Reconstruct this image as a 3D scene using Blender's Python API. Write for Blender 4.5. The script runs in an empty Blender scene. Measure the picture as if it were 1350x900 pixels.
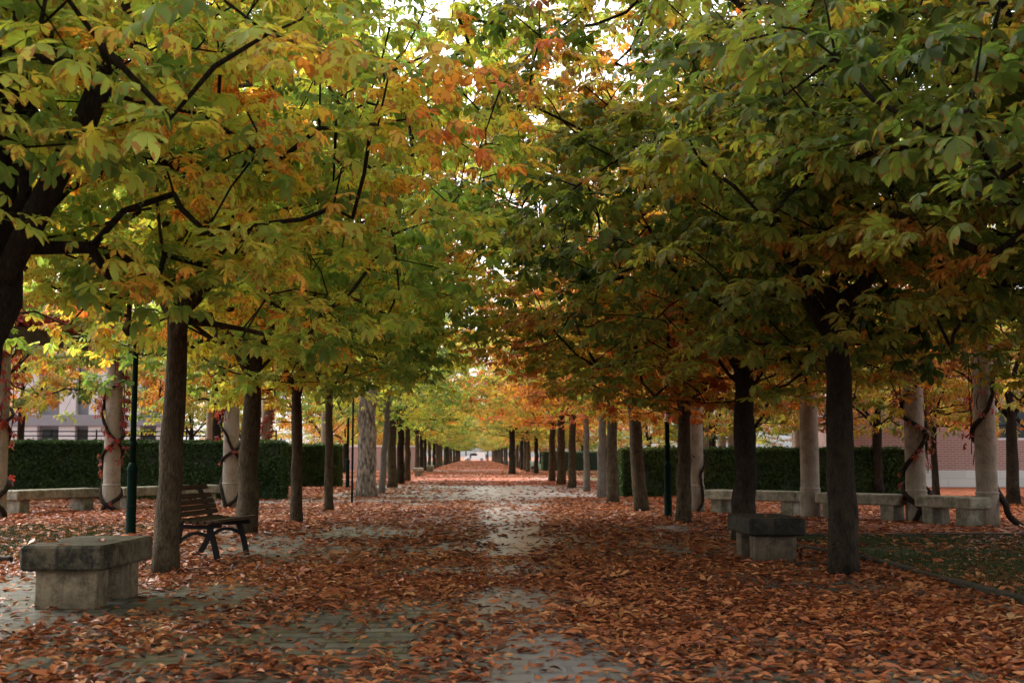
import bpy, math, random
import numpy as np
from mathutils import Vector, Matrix

PI = math.pi
random.seed(7)
scene = bpy.context.scene
COL = scene.collection

# ------------------------------------------------------------------ camera
F_PX, HX, HY, CAM_H = 1600.0, 628.0, 601.0, 1.15
def G(px, py):
    """ground point measured from the photograph (x, y)"""
    return P(px, py, 0)
_pi, _ya = math.atan((HY-450)/F_PX), math.atan((675-HX)/F_PX)
def ray(px, py):
    a, b = (px-675)/F_PX, -(py-450)/F_PX           # camera space x, y (z = -1)
    y = math.cos(_pi)-b*math.sin(_pi); z = math.sin(_pi)+b*math.cos(_pi)
    return (a*math.cos(_ya)+y*math.sin(_ya), -a*math.sin(_ya)+y*math.cos(_ya), z)
def P(px, py, h=.30):
    """point at height h seen at a pixel of the photograph"""
    v = ray(px, py); k = (h-CAM_H)/v[2]
    return (v[0]*k, v[1]*k)
def XD(px, d):
    v = ray(px, HY); return v[0]/v[1]*d
cam = bpy.data.cameras.new('camera')
cam.sensor_width = 36.0
cam.lens = F_PX / 1350 * 36
cam.clip_start = 0.05
cam.clip_end = 3000
cam.dof.use_dof = True
cam.dof.focus_distance = 12.5
cam.dof.aperture_fstop = 3.6
camo = bpy.data.objects.new('camera', cam)
COL.objects.link(camo)
camo.location = (0, 0, CAM_H)
camo.rotation_euler = (PI/2 + math.atan((HY-450)/F_PX), 0, -math.atan((675-HX)/F_PX))
scene.camera = camo

# ------------------------------------------------------------------ world
SUN_EL, SUN_AZ = 44, 305
w = bpy.data.worlds.new('World'); scene.world = w; w.use_nodes = True
nt = w.node_tree; nt.nodes.clear()
sky = nt.nodes.new('ShaderNodeTexSky'); sky.sky_type = 'NISHITA'; sky.sun_disc = False
sky.sun_elevation = math.radians(SUN_EL); sky.sun_rotation = math.radians(SUN_AZ)
sky.air_density = 1.0; sky.dust_density = 4.0; sky.ozone_density = 1.0
hs = nt.nodes.new('ShaderNodeHueSaturation'); hs.inputs['Saturation'].default_value = 0.10; hs.inputs['Value'].default_value = 3.6
bg = nt.nodes.new('ShaderNodeBackground'); bg.inputs['Strength'].default_value = 0.15
out = nt.nodes.new('ShaderNodeOutputWorld')
nt.links.new(sky.outputs[0], hs.inputs['Color']); nt.links.new(hs.outputs[0], bg.inputs['Color'])
nt.links.new(bg.outputs[0], out.inputs['Surface'])
sun = bpy.data.lights.new('sun', 'SUN'); sun.energy = 3.4; sun.angle = math.radians(22); sun.color = (1, .95, .87)
suno = bpy.data.objects.new('sun', sun); COL.objects.link(suno)
el, az = math.radians(SUN_EL), math.radians(SUN_AZ)
sd = Vector((math.sin(az)*math.cos(el), math.cos(az)*math.cos(el), math.sin(el)))
suno.rotation_euler = sd.to_track_quat('Z', 'Y').to_euler()
suno.location = (-20, 10, 40)
scene.view_settings.view_transform = 'Standard'
scene.view_settings.look = 'None'
scene.view_settings.exposure = 0
scene.cycles.use_denoising = True
scene.cycles.max_bounces = 6
scene.cycles.adaptive_threshold = .02
scene.cycles.diffuse_bounces = 3
scene.cycles.transmission_bounces = 3
scene.cycles.sample_clamp_indirect = 4

# ------------------------------------------------------------------ materials
class N:
    def __init__(s, name):
        s.m = bpy.data.materials.new(name); s.m.use_nodes = True
        s.t = s.m.node_tree; s.t.nodes.clear()
        s.out = s.t.nodes.new('ShaderNodeOutputMaterial')
    def n(s, kind, **kw):
        nd = s.t.nodes.new(kind)
        for k, v in kw.items():
            if k == 'ins':
                for a, b in v.items():
                    if isinstance(b, bpy.types.NodeSocket): s.t.links.new(b, nd.inputs[a])
                    else: nd.inputs[a].default_value = b
            else: setattr(nd, k, v)
        return nd
    def noise(s, vec, scale, detail=3, rough=.5):
        return s.n('ShaderNodeTexNoise', ins={'Vector': vec, 'Scale': scale, 'Detail': detail, 'Roughness': rough}).outputs['Fac']
    def math(s, op, a, b=0.0, clamp=False):
        return s.n('ShaderNodeMath', operation=op, use_clamp=clamp, ins={0: a, 1: b}).outputs[0]
    def mix(s, f, a, b, mode='MIX'):
        nd = s.n('ShaderNodeMix', data_type='RGBA', blend_type=mode)
        for i, v in ((0, f), (6, a), (7, b)):
            if isinstance(v, bpy.types.NodeSocket): s.t.links.new(v, nd.inputs[i])
            else: nd.inputs[i].default_value = v
        return nd.outputs[2]
    def ramp(s, f, stops):
        nd = s.n('ShaderNodeValToRGB', ins={'Fac': f}); cr = nd.color_ramp
        while len(cr.elements) > 1: cr.elements.remove(cr.elements[-1])
        for i, (p, c) in enumerate(stops):
            e = cr.elements[0] if i == 0 else cr.elements.new(p)
            e.position = p; e.color = (*c, 1) if len(c) == 3 else c
        return nd.outputs[0]
    def obj(s, scale=(1, 1, 1)):
        tc = s.n('ShaderNodeTexCoord').outputs['Object']
        return s.n('ShaderNodeMapping', ins={'Vector': tc, 'Scale': scale}).outputs[0]
    def world(s, scale=(1, 1, 1)):
        tc = s.n('ShaderNodeNewGeometry').outputs['Position']
        return s.n('ShaderNodeMapping', ins={'Vector': tc, 'Scale': scale}).outputs[0]
    def bump(s, h, strength=.5, dist=.01):
        return s.n('ShaderNodeBump', ins={'Height': h, 'Strength': strength, 'Distance': dist}).outputs[0]
    def pbr(s, col, rough=.7, bump=None, metal=0, spec=.5):
        b = s.n('ShaderNodeBsdfPrincipled', ins={'Base Color': col, 'Roughness': rough, 'Metallic': metal, 'Specular IOR Level': spec})
        if bump is not None: s.t.links.new(bump, b.inputs['Normal'])
        return b.outputs[0]
    def done(s, sh):
        s.t.links.new(sh, s.out.inputs['Surface']); return s.m

def c4(r, g, b): return (r, g, b, 1)
M = {}
def mat_leaf(name, stops, transl=.48, base_from_obj=True, fixed=.5):
    n = N(name)
    at = n.n('ShaderNodeAttribute', attribute_name='ld').outputs['Color']
    sep = n.n('ShaderNodeSeparateColor', ins={'Color': at})
    r, t, q = sep.outputs[0], sep.outputs[1], sep.outputs[2]
    pos = n.world()
    n1 = n.noise(pos, .42, 2); n2 = n.noise(pos, 1.7, 2)
    h = n.math('MULTIPLY', n.math('SUBTRACT', n1, .5), 1.7)
    h = n.math('ADD', h, n.math('MULTIPLY', n.math('SUBTRACT', n2, .5), .7))
    h = n.math('ADD', h, n.math('MULTIPLY', n.math('SUBTRACT', r, .5), .30))
    h = n.math('ADD', h, n.math('MULTIPLY', n.math('SUBTRACT', q, .5), .10))
    oi = n.n('ShaderNodeObjectInfo')
    so = n.n('ShaderNodeSeparateColor', ins={'Color': oi.outputs['Color']})
    h = n.math('ADD', h, so.outputs[0] if base_from_obj else fixed, True)
    col = n.ramp(h, stops)
    # browned leaflet edges and tips
    n3 = n.noise(pos, 26, 2)
    tip = n.math('MULTIPLY', n.math('GREATER_THAN', n.math('ADD', n.math('MULTIPLY', t, .55), n.math('ADD', n3, n.math('MULTIPLY', h, .25))), 1.03), .8)
    col = n.mix(tip, col, c4(.20, .07, .02))
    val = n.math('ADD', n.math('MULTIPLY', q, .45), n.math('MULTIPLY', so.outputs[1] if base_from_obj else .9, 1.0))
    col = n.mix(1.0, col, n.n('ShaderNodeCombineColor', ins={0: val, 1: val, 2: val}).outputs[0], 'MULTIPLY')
    p = n.pbr(col, .58, None, 0, .22)
    tcol = n.mix(1.0, col, c4(1.75, 1.7, .95), 'MULTIPLY')
    tr = n.n('ShaderNodeBsdfTranslucent', ins={'Color': tcol}).outputs[0]
    ms = n.n('ShaderNodeMixShader', ins={0: transl, 1: p, 2: tr}).outputs[0]
    return n.done(ms)
M['leaf'] = mat_leaf('chestnut_leaf', [(0, (.048, .090, .026)), (.26, (.105, .165, .042)), (.46, (.24, .29, .062)),
                                       (.62, (.36, .31, .06)), (.76, (.48, .24, .05)), (.9, (.47, .15, .05)), (1, (.31, .068, .035))])
M['red_leaf'] = mat_leaf('creeper_leaf', [(0, (.08, .07, .02)), (.3, (.15, .035, .022)), (.6, (.19, .018, .028)), (1, (.10, .012, .018))], .35, False, .55)
M['hedge_leaf'] = mat_leaf('hedge_leaf', [(0, (.018, .04, .012)), (.5, (.035, .065, .018)), (.85, (.06, .085, .022)), (1, (.09, .08, .025))], .25, False, .4)

def mat_litter():
    n = N('fallen_leaf_litter')
    at = n.n('ShaderNodeAttribute', attribute_name='ld').outputs['Color']
    sep = n.n('ShaderNodeSeparateColor', ins={'Color': at})
    pos = n.world()
    n1 = n.noise(pos, .35, 3)
    h = n.math('ADD', n.math('MULTIPLY', sep.outputs[0], .8), n.math('MULTIPLY', n.math('SUBTRACT', n1, .4), .6), True)
    col = n.ramp(h, [(0, (.045, .016, .010)), (.2, (.13, .036, .015)), (.42, (.29, .078, .026)), (.66, (.42, .135, .044)), (.86, (.48, .22, .08)), (1, (.54, .36, .18))])
    n3 = n.noise(pos, 40, 2)
    col = n.mix(n.math('MULTIPLY', n.math('GREATER_THAN', n3, .60), .45), col, c4(.10, .035, .02))
    p = n.pbr(col, n.math('ADD', n.math('MULTIPLY', sep.outputs[2], .35), .36), None, 0, .4)
    tr = n.n('ShaderNodeBsdfTranslucent', ins={'Color': col}).outputs[0]
    return n.done(n.n('ShaderNodeMixShader', ins={0: .15, 1: p, 2: tr}).outputs[0])
M['litter'] = mat_litter()

def mat_bark(name, dark, light, moss=None, scale=1.0):
    n = N(name); v = n.obj((14*scale, 14*scale, 5*scale)); v2 = n.obj((2, 2, 2))
    a = n.noise(v, 2.2, 6, .65); b = n.noise(v2, 1.2, 3); cells = n.n('ShaderNodeTexVoronoi', feature='DISTANCE_TO_EDGE', ins={'Vector': n.mix(.22, v, n.n('ShaderNodeTexNoise', ins={'Vector': n.obj((5, 5, 3)), 'Scale': 2.5, 'Detail': 4}).outputs['Color'], 'LINEAR_LIGHT'), 'Scale': 2.3}).outputs['Distance']
    col = n.mix(n.math('MULTIPLY', n.math('SUBTRACT', a, .3), 2.2, True), c4(*dark), c4(*light))
    if moss is not None:
        z = n.n('ShaderNodeSeparateXYZ', ins={0: n.n('ShaderNodeTexCoord').outputs['Object']}).outputs[2]
        lich = n.noise(n.obj((5, 5, 3)), 1.6, 5, .7)
        f = n.math('MULTIPLY', n.math('SUBTRACT', 1.1, n.math('MULTIPLY', z, .45), True), n.math('MULTIPLY', n.math('SUBTRACT', lich, .38), 4.5), True)
        col = n.mix(n.math('MULTIPLY', f, .75), col, c4(*moss))
    crack = n.math('MULTIPLY', n.math('SUBTRACT', .13, cells), 6, True)
    col = n.mix(n.math('MULTIPLY', n.math('MULTIPLY', crack, b), .8), col, c4(dark[0]*.45, dark[1]*.45, dark[2]*.45))
    hh = n.math('ADD', a, n.math('MULTIPLY', n.math('MINIMUM', cells, .25), 1.6))
    return n.done(n.pbr(col, .85, n.bump(hh, 1.0, .025), 0, .12))
M['bark'] = mat_bark('chestnut_bark', (.020, .014, .009), (.095, .066, .042), (.12, .095, .055))
M['bark_dark'] = mat_bark('dark_bark', (.007, .005, .004), (.030, .022, .015), (.062, .046, .028))  # same bark in a much darker tone
M['bark_pale'] = mat_bark('pale_bark', (.09, .08, .068), (.25, .23, .20), (.22, .20, .17))
def mat_plane():
    n = N('flaking_grey_bark'); v = n.obj((10, 10, 3.2))
    a = n.noise(v, 1.4, 5, .6); b = n.noise(v, 5, 3)
    col = n.ramp(a, [(.34, (.03, .024, .02)), (.46, (.11, .085, .068)), (.56, (.22, .175, .14)), (.68, (.36, .30, .25))])
    return n.done(n.pbr(col, .8, n.bump(n.math('ADD', a, n.math('MULTIPLY', b, .3)), .9, .03)))
M['bark_plane'] = mat_plane()

def mat_stone(name, base, stain, stain_amt=.5, moss=(.07, .08, .03), top=False):
    n = N(name); v = n.obj()
    a = n.noise(v, 4.5, 6, .68); b = n.noise(v, 40, 3); c = n.noise(v, 9, 4, .7)
    col = n.mix(n.math('MULTIPLY', n.math('SUBTRACT', a, .50-.10*stain_amt), 7*stain_amt, True), c4(*base), c4(*stain))
    col = n.mix(n.math('MULTIPLY', n.math('GREATER_THAN', c, .62), .5), col, c4(*moss))
    col = n.mix(n.math('MULTIPLY', n.math('SUBTRACT', b, .45), 1.2, True), col, c4(base[0]*1.25, base[1]*1.25, base[2]*1.2))
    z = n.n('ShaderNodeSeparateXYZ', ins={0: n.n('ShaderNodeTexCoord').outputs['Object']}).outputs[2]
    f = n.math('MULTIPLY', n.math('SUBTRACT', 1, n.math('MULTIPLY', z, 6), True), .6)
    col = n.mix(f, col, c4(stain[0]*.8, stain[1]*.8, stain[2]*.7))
    nz = n.n('ShaderNodeSeparateXYZ', ins={0: n.n('ShaderNodeNewGeometry').outputs['Normal']}).outputs[2]
    topf = n.math('MULTIPLY', n.math('GREATER_THAN', nz, .8), n.math('MULTIPLY', n.math('SUBTRACT', c, .40), 4, True))
    col = n.mix(n.math('MULTIPLY', topf, .6), col, c4(base[0]*.9+.02, base[1]*.85+.012, base[2]*.6))
    streak = n.noise(n.obj((16, 16, 1.2)), 1.5, 3)
    col = n.mix(n.math('MULTIPLY', n.math('SUBTRACT', streak, .52), 4*stain_amt, True), col, c4(*stain))
    return n.done(n.pbr(col, .75, n.bump(n.math('ADD', b, n.math('MULTIPLY', c, 1.6)), .7, .014), 0, .2))
M['slab_dark'] = mat_stone('weathered_dark_slab', (.12, .098, .062), (.020, .018, .013), 1.0, (.05, .055, .02))
M['slab_black'] = mat_stone('near_black_slab', (.045, .037, .026), (.010, .009, .007), 1.1, (.02, .022, .01))  # slab stone in a much darker tone
M['block_dark'] = mat_stone('dark_sandstone_block', (.12, .09, .06), (.04, .03, .02), .8, (.05, .045, .02))
M['block'] = mat_stone('sandstone_block', (.25, .195, .125), (.085, .066, .042), .8, (.10, .09, .04))
M['slab_pale'] = mat_stone('pale_slab', (.27, .25, .19), (.10, .10, .07), .8, (.12, .13, .07))
M['column'] = mat_stone('column_stone', (.25, .215, .17), (.13, .11, .08), .55, (.13, .11, .075))
M['beam'] = mat_stone('beam_stone', (.10, .09, .08), (.05, .045, .04), .6)
M['kerb'] = mat_stone('kerb_stone', (.06, .05, .036), (.022, .02, .014), .9)
def mat_plain(name, col, rough=.5, metal=0, nz=.15, spec=.5, sc=8):
    n = N(name); a = n.noise(n.obj(), sc, 4)
    c = n.mix(a, c4(*[x*(1-nz) for x in col]), c4(*[x*(1+nz) for x in col]))
    return n.done(n.pbr(c, rough, n.bump(a, .15, .004), metal, spec))
M['green_paint'] = mat_plain('dark_green_paint', (.003, .013, .009), .8, spec=.06)
M['iron'] = mat_plain('black_iron', (.008, .008, .008), .7, spec=.15)
M['sticker'] = mat_plain('pale_sticker', (.55, .56, .55), .6)
M['white_paint'] = mat_plain('white_car_paint', (.85, .85, .84), .25, nz=.02)
M['glass'] = mat_plain('dark_window_glass', (.02, .03, .035), .08)
M['rubber'] = mat_plain('black_rubber', (.02, .02, .02), .8)
M['hub'] = mat_plain('grey_hubcap', (.35, .35, .36), .35, .6)
M['pale_wall'] = mat_plain('pale_rendered_wall', (.55, .53, .55), .85, nz=.08)
M['grey_panel'] = mat_plain('grey_facade_panel', (.22, .22, .25), .8, nz=.1)
M['red_lamp'] = mat_plain('red_lens', (.4, .02, .02), .3)
M['skin'] = mat_plain('skin', (.45, .27, .19), .6)
M['hair'] = mat_plain('dark_hair', (.03, .02, .015), .6)
M['cloth_dark'] = mat_plain('dark_clothing', (.02, .022, .03), .9)
M['cloth_grey'] = mat_plain('grey_clothing', (.06, .06, .07), .9)
M['lamp_glass'] = mat_plain('frosted_lamp_glass', (.6, .6, .55), .3)
M['vine'] = mat_bark('creeper_stem', (.014, .010, .008), (.06, .042, .03), None, 2)
M['hedge_core'] = mat_plain('hedge_inner_dark', (.012, .02, .008), .9)
M['tile'] = mat_plain('roof_tile', (.20, .09, .06), .8)
def mat_wood():
    n = N('bench_wood'); v = n.obj((20, 2, 20)); a = n.noise(v, 2, 5, .6)
    col = n.mix(a, c4(.022, .013, .008), c4(.085, .052, .03))
    return n.done(n.pbr(col, .75, n.bump(a, .3, .004), 0, .15))
M['wood'] = mat_wood()
def mat_brick(name, c1, c2, mortar, axis='XZ'):
    n = N(name); p = n.n('ShaderNodeSeparateXYZ', ins={0: n.n('ShaderNodeNewGeometry').outputs['Position']})
    v = n.n('ShaderNodeCombineXYZ', ins={0: n.math('ADD', p.outputs[0], p.outputs[1]), 1: p.outputs[2], 2: 0.0}).outputs[0]
    b = n.n('ShaderNodeTexBrick', ins={'Vector': v, 'Color1': c4(*c1), 'Color2': c4(*c2), 'Mortar': c4(*mortar), 'Scale': 1.0,
                                      'Mortar Size': .012, 'Brick Width': .26, 'Row Height': .085, 'Mortar Smooth': .2})
    a = n.noise(n.world(), .8, 4)
    col = n.mix(n.math('MULTIPLY', a, .35), b.outputs['Color'], c4(.30, .22, .20))
    return n.done(n.pbr(col, .85, n.bump(n.math('SUBTRACT', 1, b.outputs['Fac']), .5, .01)))
M['brick'] = mat_brick('pink_brick', (.28, .14, .12), (.22, .11, .095), (.34, .28, .26))
M['pinkwall'] = mat_brick('pale_brick', (.42, .26, .23), (.36, .22, .20), (.40, .33, .31))
def mat_plinth():
    n = N('whitewashed_plinth'); p = n.n('ShaderNodeSeparateXYZ', ins={0: n.n('ShaderNodeNewGeometry').outputs['Position']})
    v = n.n('ShaderNodeCombineXYZ', ins={0: p.outputs[0], 1: p.outputs[2], 2: 0.0}).outputs[0]
    b = n.n('ShaderNodeTexBrick', ins={'Vector': v, 'Color1': c4(.48, .49, .48), 'Color2': c4(.40, .42, .42), 'Mortar': c4(.35, .35, .35), 'Scale': 1.0,
                                      'Mortar Size': .012, 'Brick Width': 1.3, 'Row Height': .32})
    return n.done(n.pbr(b.outputs['Color'], .8))
M['plinth'] = mat_plinth()

def mat_pavers():
    n = N('wet_stone_pavers'); pos = n.world()
    jit = n.noise(pos, 1.1, 2)
    p = n.n('ShaderNodeSeparateXYZ', ins={0: pos})
    px = n.math('ADD', p.outputs[0], n.math('MULTIPLY', jit, .06)); py = n.math('ADD', p.outputs[1], n.math('MULTIPLY', jit, .05))
    v = n.n('ShaderNodeCombineXYZ', ins={0: px, 1: py, 2: 0.0}).outputs[0]
    b = n.n('ShaderNodeTexBrick', ins={'Vector': v, 'Color1': c4(.155, .14, .11), 'Color2': c4(.07, .064, .05), 'Mortar': c4(.014, .012, .009), 'Scale': 1.0,
                                      'Mortar Size': .02, 'Mortar Smooth': .2, 'Brick Width': .36, 'Row Height': .22})
    b.inputs['Bias'].default_value = 0
    big = n.noise(pos, .35, 4); fine = n.noise(pos, 30, 4); mid = n.noise(pos, 2.5, 4, .6)
    col = n.mix(n.math('MULTIPLY', fine, .35), b.outputs['Color'], c4(.05, .045, .035))
    moss = n.math('MULTIPLY', n.math('SUBTRACT', n.math('ADD', n.math('MULTIPLY', big, .7), n.math('MULTIPLY', mid, .5)), .56), 5, True)
    near = n.math('SUBTRACT', 1.0, n.math('MULTIPLY', n.math('SUBTRACT', p.outputs[1], 9.0), .12), True)
    side = n.math('MULTIPLY', n.math('SUBTRACT', n.math('ABSOLUTE', n.math('SUBTRACT', p.outputs[0], .6)), .7), 2.5, True)
    col = n.mix(n.math('MULTIPLY', n.math('MULTIPLY', n.math('MULTIPLY', moss, near), side), .5), col, c4(.09, .085, .022))
    # stone blends to a paler grey farther along
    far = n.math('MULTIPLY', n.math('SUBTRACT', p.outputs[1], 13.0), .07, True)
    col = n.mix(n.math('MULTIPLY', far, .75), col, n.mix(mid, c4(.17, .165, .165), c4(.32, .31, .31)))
    strip = n.math('SUBTRACT', 1.0, n.math('MULTIPLY', n.math('ABSOLUTE', n.math('SUBTRACT', n.math('ADD', p.outputs[0], n.math('MULTIPLY', mid, .3)), .6)), 1.6), True)
    col = n.mix(n.math('MULTIPLY', strip, .5), col, c4(.27, .28, .30))  # bluish sky reflection of the wet strip painted into the stone colour
    rough = n.math('SUBTRACT', .62, n.math('MULTIPLY', n.math('ADD', n.math('MULTIPLY', strip, .7), n.math('SUBTRACT', mid, .3)), .75), False)
    rough = n.math('MAXIMUM', rough, .36)
    h = n.math('ADD', n.math('MULTIPLY', b.outputs['Fac'], -1.0), n.math('MULTIPLY', fine, .25))
    h = n.math('ADD', h, n.math('MULTIPLY', mid, .5))
    return n.done(n.pbr(col, rough, n.bump(h, .5, .012), 0, .5))
M['pavers'] = mat_pavers()
def mat_soil():
    n = N('leafy_earth'); pos = n.world()
    a = n.noise(pos, 9, 4, .7); b = n.noise(pos, .25, 4); f = n.noise(pos, 60, 2)
    vor = n.n('ShaderNodeTexVoronoi', ins={'Vector': pos, 'Scale': 9.0}).outputs['Color']
    vr = n.n('ShaderNodeSeparateColor', ins={'Color': vor}).outputs[0]
    lit = n.ramp(vr, [(0, (.10, .03, .017)), (.35, (.22, .055, .026)), (.7, (.36, .10, .04)), (1, (.42, .17, .07))])
    soil = n.mix(a, c4(.05, .035, .022), c4(.17, .13, .10))
    col = n.mix(n.math('MULTIPLY', n.math('SUBTRACT', n.math('ADD', b, n.math('MULTIPLY', a, .4)), .38), 4, True), soil, lit)
    return n.done(n.pbr(col, .8, n.bump(n.math('ADD', a, vr), .6, .03), 0, .3))
M['soil'] = mat_soil()
def mat_far_path():
    n = N('alley_path_surface'); pos = n.world()
    p = n.n('ShaderNodeSeparateXYZ', ins={0: pos})
    a = n.noise(pos, 4, 4, .7); v = n.n('ShaderNodeMapping', ins={'Vector': pos, 'Scale': (.12, .06, 1)}).outputs[0]
    b = n.noise(v, 1.0, 3)
    pale = n.mix(a, c4(.17, .13, .11), c4(.30, .25, .22)); lit = n.mix(a, c4(.22, .05, .022), c4(.44, .13, .05))
    col = n.mix(n.math('MULTIPLY', n.math('SUBTRACT', b, .36), 7, True), pale, lit)
    return n.done(n.pbr(col, .7, n.bump(a, .5, .02), 0, .3))
M['far_path'] = mat_far_path()
def mat_grass():
    n = N('grass'); pos = n.world(); a = n.noise(pos, 2.2, 4); f = n.noise(pos, 50, 2)
    col = n.mix(a, c4(.02, .035, .010), c4(.06, .085, .022)); col = n.mix(n.math('MULTIPLY', f, .5), col, c4(.05, .045, .02))
    return n.done(n.pbr(col, .8, n.bump(f, .5, .02), 0, .2))
M['grass'] = mat_grass()

# ------------------------------------------------------------------ mesh helpers
class MB:
    def __init__(s): s.v = []; s.f = []; s.n = 0
    def add(s, v, f):
        s.v.append(np.asarray(v, float).reshape(-1, 3)); s.f += [tuple(i + s.n for i in t) for t in f]; s.n += len(s.v[-1]); return s
    def box(s, c, size, rz=0, bevel=0.0, top=(1, 1)):
        x, y, z = [k/2 for k in size]; b = min(bevel, x*.9, y*.9, z*.9)
        if b <= 0:
            v = np.array([(-x,-y,-z),(x,-y,-z),(x,y,-z),(-x,y,-z),(-x*top[0],-y*top[1],z),(x*top[0],-y*top[1],z),(x*top[0],y*top[1],z),(-x*top[0],y*top[1],z)])
            f = [(0,3,2,1),(4,5,6,7),(0,1,5,4),(1,2,6,5),(2,3,7,6),(3,0,4,7)]
        else:   # bevelled: four rings of eight
            def ring(xx, yy, zz, bb): return [(-xx+bb,-yy,zz),(xx-bb,-yy,zz),(xx,-yy+bb,zz),(xx,yy-bb,zz),(xx-bb,yy,zz),(-xx+bb,yy,zz),(-xx,yy-bb,zz),(-xx,-yy+bb,zz)]
            v = ring(x-b, y-b, -z, b*.5) + ring(x, y, -z+b, b) + ring(x, y, z-b, b) + ring(x-b, y-b, z, b*.5); v = np.array(v)
            f = [tuple(range(7, -1, -1)), tuple(range(24, 32))]
            for k in range(3):
                for i in range(8):
                    j = (i+1) % 8; f.append((k*8+i, k*8+j, k*8+8+j, k*8+8+i))
        c_, s_ = math.cos(rz), math.sin(rz)
        v = v @ np.array([[c_, s_, 0], [-s_, c_, 0], [0, 0, 1]]) + np.array(c)
        return s.add(v, f)
    def tube(s, pts, rad, n=8, cap=True, squash=None, wob=0, seed=0):
        pts = [Vector(p) for p in pts]; rg = random.Random(seed)
        vs = []; prev = None
        for i, p in enumerate(pts):
            d = (pts[min(i+1, len(pts)-1)] - pts[max(i-1, 0)]).normalized()
            if prev is None: u = d.orthogonal().normalized()
            else:
                u = prev - d*prev.dot(d)
                u = u.normalized() if u.length > 1e-6 else d.orthogonal().normalized()
            prev = u; v_ = d.cross(u)
            r = rad[i] if hasattr(rad, '__len__') else rad
            for k in range(n):
                a = 2*PI*k/n; rr = r*(1 + (rg.uniform(-wob, wob) if wob else 0))
                vs.append(p + u*(math.cos(a)*rr) + v_*(math.sin(a)*rr))
        f = []
        for i in range(len(pts)-1):
            for k in range(n):
                a, b = i*n+k, i*n+(k+1) % n; f.append((a, b, b+n, a+n))
        if cap:
            f.append(tuple(range(n-1, -1, -1))); m = (len(pts)-1)*n; f.append(tuple(range(m, m+n)))
        return s.add([tuple(q) for q in vs], f)
    def lathe(s, prof, c=(0, 0, 0), n=20):
        v = [(c[0]+r*math.cos(2*PI*k/n), c[1]+r*math.sin(2*PI*k/n), c[2]+z) for r, z in prof for k in range(n)]
        f = []
        for i in range(len(prof)-1):
            for k in range(n):
                a, b = i*n+k, i*n+(k+1) % n; f.append((a, b, b+n, a+n))
        f.append(tuple(range(n-1, -1, -1))); m = (len(prof)-1)*n; f.append(tuple(range(m, m+n)))
        return s.add(v, f)
    def prism(s, prof, y0, y1):   # profile in xz extruded along y
        k = len(prof)
        v = [(x, y0, z) for x, z in prof] + [(x, y1, z) for x, z in prof]
        f = [tuple(range(k)), tuple(range(2*k-1, k-1, -1))] + [((i+1) % k, i, i+k, (i+1) % k+k) for i in range(k)]
        return s.add(v, f)
    def obj(s, name, mat, parent=None, smooth=False):
        me = bpy.data.meshes.new(name); me.from_pydata(np.concatenate(s.v).tolist(), [], s.f); me.update()
        me.materials.append(mat)
        if smooth: me.polygons.foreach_set('use_smooth', [True]*len(me.polygons))
        return link(name, me, parent)
def link(name, me, parent=None):
    o = bpy.data.objects.new(name, me); COL.objects.link(o)
    if parent is not None: o.parent = parent
    return o
def fast_mesh(name, v, faces, mat, ld=None, smooth=False):
    """v (N,3), faces (M,k) one face size"""
    me = bpy.data.meshes.new(name); k = faces.shape[1]
    me.vertices.add(len(v)); me.vertices.foreach_set('co', np.ascontiguousarray(v, np.float32).ravel())
    me.loops.add(faces.size); me.loops.foreach_set('vertex_index', np.ascontiguousarray(faces, np.int32).ravel())
    me.polygons.add(len(faces)); me.polygons.foreach_set('loop_start', np.arange(len(faces), dtype=np.int32)*k)
    if smooth: me.polygons.foreach_set('use_smooth', np.ones(len(faces), bool))
    me.update(calc_edges=True)
    if ld is not None:
        at = me.attributes.new('ld', 'FLOAT_COLOR', 'POINT')
        c = np.ones((len(v), 4), np.float32); c[:, :3] = ld; at.data.foreach_set('color', c.ravel())
    me.materials.append(mat)
    return me
def thing(name, loc, label, cat, group=None, rz=0):
    o = bpy.data.objects.new(name, None); COL.objects.link(o); o.location = loc; o.rotation_euler.z = rz
    o.empty_display_size = .2
    return tag(o, label, cat, group)
def tag(o, label, cat, group=None, kind=None):
    o['label'] = label; o['category'] = cat
    if group: o['group'] = group
    if kind: o['kind'] = kind
    return o
def vnoise(x, y, sc, seed=0):
    rg = np.random.RandomState(seed); g = rg.rand(64, 64)
    x = np.asarray(x)/sc; y = np.asarray(y)/sc; xi = np.floor(x).astype(int); yi = np.floor(y).astype(int)
    fx = x-xi; fy = y-yi; fx = fx*fx*(3-2*fx); fy = fy*fy*(3-2*fy)
    q = lambda a, b: g[a % 64, b % 64]
    return (q(xi, yi)*(1-fx)+q(xi+1, yi)*fx)*(1-fy)+(q(xi, yi+1)*(1-fx)+q(xi+1, yi+1)*fx)*fy

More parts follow.
